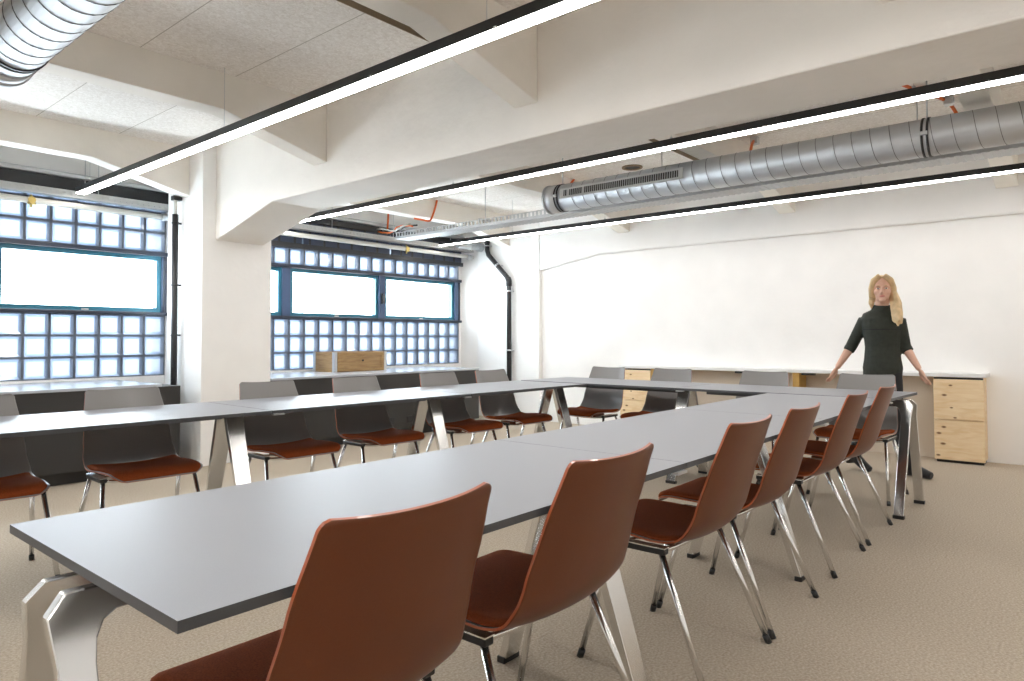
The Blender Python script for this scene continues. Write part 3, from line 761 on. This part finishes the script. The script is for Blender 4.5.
# head: skull, jaw, nose, brow, chin, ears
b.ellip((hx, hy+.012, 1.545), (.074, .092, .098))
b.ellip((hx, hy-.030, 1.485), (.054, .060, .066))
b.ellip((hx, hy-.072, 1.440), (.024, .020, .018))
b.tube([(hx, hy-.083, 1.545), (hx, hy-.104, 1.502), (hx, hy-.088, 1.497)], [.009, .014, .010], 10)
for sx in (-1, 1):
    b.ellip((hx+sx*.030, hy-.072, 1.555), (.022, .014, .008)); b.ellip((hx+sx*.040, hy-.055, 1.505), (.024, .026, .022))
    b.ellip((hx+sx*.075, hy+.012, 1.525), (.010, .020, .031))
def arm(sh, el, wr):
    b.tube([sh, sh.lerp(el, .35), sh.lerp(el, .7), el, el.lerp(wr, .3), el.lerp(wr, .7), wr], [.044, .041, .037, .034, .035, .028, .022], 14)
def hand(wr, dirv, palm_n, thumb_side):
    d = dirv.normalized(); n = palm_n.normalized(); s = d.cross(n).normalized()*thumb_side; n = s.cross(d)*thumb_side
    pc = wr+d*.048
    mt = Matrix((s, n, d)).transposed()
    b.ellip(pc, (.038, .015, .050), mt)
    for i, (off, ln) in enumerate(((.028, .068), (.010, .076), (-.009, .070), (-.027, .055))):
        p0 = wr+d*.082+s*off; sp = s*off*.35
        p1 = p0+(d+sp*1.0).normalized()*ln*.45+n*.004; p2 = p1+(d*.85-n*.45).normalized()*ln*.33; p3 = p2+(d*.55-n*.8).normalized()*ln*.25
        b.tube([p0-d*.02, p0, p1, p2, p3], [.0085, .0090, .0085, .0078, .0060], 8)
    q0 = wr+d*.020+s*.026; q1 = q0+(s*.75+d*.65).normalized()*.036; q2 = q1+(s*.35+d*.9).normalized()*.030; q3 = q2+(d-n*.2).normalized()*.020
    b.tube([q0, q1, q2, q3], [.013, .0105, .0095, .007], 8)
arm(sh_l, el_l, wr_l); arm(sh_r, el_r, wr_r)
hand(wr_l, (wr_l-el_l), Vector((-.6, -.2, -.2)), 1); hand(wr_r, (wr_r-el_r), Vector((.6, -.2, -.2)), -1)
def legm(m, h, k, a, g=0):
    m.tube([h+Vector((0, 0, .02)), h.lerp(k, .35), h.lerp(k, .75), k, k.lerp(a, .3), k.lerp(a, .7), a], [.080+g, .076+g, .060+g, .052+g, .053+g, .042+g, .036+g], 16)
legm(b, hip_l, kn_l, an_l); legm(b, hip_r, kn_r, an_r)
td_l, td_r = Vector((.82, -.57, 0)).normalized(), Vector((.85, -.5, 0)).normalized()
def footm(m, a, td, heel, g=0):
    bk = a-td*.035-Vector((0, 0, .045+heel*0)); tip = a+td*.155-Vector((0, 0, .055+heel))
    m.tube([bk, a+td*.03-Vector((0, 0, .03)), a+td*.09-Vector((0, 0, .045+heel*.6)), tip], [.032+g, .040+g, .034+g, .022+g], 14)
footm(b, an_l, td_l, 0); footm(b, an_r, td_r, .06)
body = b.build('body', M['skin'], pr); remesh(body, .0065, 4)
# clothing
b = MB(); torso(b, .014)
b.loft([ringz(0, .012, z, rx, ry) for z, rx, ry in ((.60, .130, .128), (.70, .132, .128), (.78, .136, .128), (.86, .142, .126), (.94, .136, .114))])
for s_, e_, w_2 in ((sh_l, el_l, wr_l), (sh_r, el_r, wr_r)):
    b.tube([s_, s_.lerp(e_, .4), e_, e_.lerp(w_2, .22)], [.052, .050, .047, .046], 16)
b.tube([(0, .012, 1.35), (.002, .004, 1.405)], [.080, .064], 18)
tu = b.build('tunic', M['tunic'], pr); remesh(tu, .008, 4)
sm = MB()
for i in range(1): sm.loft([[(.172*cos(a), z+0*a, 0) for a in (0,)] for z in (0,)] if False else [ringz(0, -.004, 1.196, .1485, .1195, 40), ringz(0, -.004, 1.203, .1495, .1205, 40)], cap=False)
sm.build('chest_seam', M['trouser'], pr)
b = MB(); legm(b, hip_l, kn_l, an_l, .010); legm(b, hip_r, kn_r, an_r, .010)
b.loft([ringz(0, .012, z, rx, ry) for z, rx, ry in ((.76, .128, .104), (.82, .134, .108), (.92, .126, .100))])
o = b.build('trousers', M['trouser'], pr); remesh(o, .008, 3)
for a, td, k, heel in ((an_l, td_l, kn_l, 0), (an_r, td_r, kn_r, .06)):
    b = MB(); footm(b, a, td, heel, .007); b.tube([a-Vector((0, 0, .02)), a.lerp(k, .30)], [.052, .062], 16)
    hb = a-td*.04; b.tube([hb-Vector((0, 0, .045)), (hb.x, hb.y, max(.0, a.z-.083))], [.028, .026], 12)
    o = b.build('boot', M['boot'], pr); remesh(o, .006, 3)
# hair: cap over the skull and long locks falling on her left side
b = MB()
b.ellip((hx, hy+.030, 1.562), (.082, .088, .094)); b.ellip((hx, hy+.045, 1.50), (.078, .070, .090))
for sx in (-1, 1): b.tube([(hx+sx*.015, hy-.055, 1.648), (hx+sx*.062, hy-.045, 1.605), (hx+sx*.080, hy-.012, 1.54), (hx+sx*.082, hy+.005, 1.46)], [.020, .026, .026, .022], 12)
for dx, dy, zz in ((0, 0, 0), (.025, .01, .02), (-.02, .015, .03), (.012, -.014, .05)):
    b.tube([(hx+.078+dx*.4, hy+.0+dy, 1.50), (hx+.092+dx, hy-.025+dy, 1.42), (hx+.100+dx, hy-.075+dy, 1.34), (hx+.104+dx, hy-.092+dy, 1.27), (hx+.110+dx, hy-.09+dy, 1.22+zz)], [.022, .023, .022, .018, .008], 12)
b.tube([(hx-.075, hy+.03, 1.50), (hx-.085, hy+.03, 1.42), (hx-.07, hy+.06, 1.36)], [.026, .024, .012], 12)
o = b.build('hair', M['hair'], pr); remesh(o, .006, 12)
pr.scale = (.985, .985, .985)
for sx in (-1, 1):
    e = MB().ellip((hx+sx*.030, hy-.0745, 1.536), (.0125, .008, .0062)).build('eye', M['eyewhite'], pr)
    MB().ellip((hx+sx*.030, hy-.0815, 1.536), (.0052, .0025, .0052)).build('iris', M['iris'], e)
    MB().tube([(hx+sx*.014, hy-.086, 1.556), (hx+sx*.030, hy-.088, 1.561), (hx+sx*.046, hy-.076, 1.556)], [.002, .003, .0015], 6).build('eyebrow', M['hair'], pr)
MB().ellip((hx, hy-.087, 1.472), (.021, .007, .0065)).build('lips', M['lip'], pr)

# ------------------------------------------------------------------ daylight
w = bpy.data.worlds.new('sky'); S.world = w; w.use_nodes = True
bg = w.node_tree.nodes['Background']; bg.inputs[0].default_value = (.86, .93, 1.0, 1); bg.inputs[1].default_value = 13.0

# ------------------------------------------------------------------ camera
f_px, cy_px = 686.46, 320.62
yaw, pitch, roll = math.radians(40.0125), math.radians(1.5744), math.radians(-.2011)
fw = Vector((cos(yaw)*cos(pitch), sin(yaw)*cos(pitch), sin(pitch)))
r0 = Vector((sin(yaw), -cos(yaw), 0)); u0 = r0.cross(fw)
rr = r0*cos(roll)+u0*sin(roll); uu = -r0*sin(roll)+u0*cos(roll)
cd = bpy.data.cameras.new('camera'); cam = bpy.data.objects.new('camera', cd); COL.objects.link(cam)
cam.matrix_world = Matrix(((rr.x, uu.x, -fw.x, 0), (rr.y, uu.y, -fw.y, 0), (rr.z, uu.z, -fw.z, 1.11), (0, 0, 0, 1)))
cd.sensor_fit = 'HORIZONTAL'; cd.sensor_width = 36; cd.lens = f_px*36/1024
cd.shift_y = (cy_px-340.5)/1024; cd.clip_start = .02; cd.clip_end = 200
S.camera = cam
S.view_settings.view_transform = 'Standard'; S.view_settings.look = 'None'
S.view_settings.gamma = 1; S.view_settings.use_curve_mapping = False
S.view_settings.exposure = 1.15
S.cycles.use_denoising = True
S.cycles.max_bounces = 16; S.cycles.diffuse_bounces = 12; S.cycles.transparent_max_bounces = 16
S.cycles.caustics_reflective = False; S.cycles.caustics_refractive = False
S.cycles.sample_clamp_indirect = 12
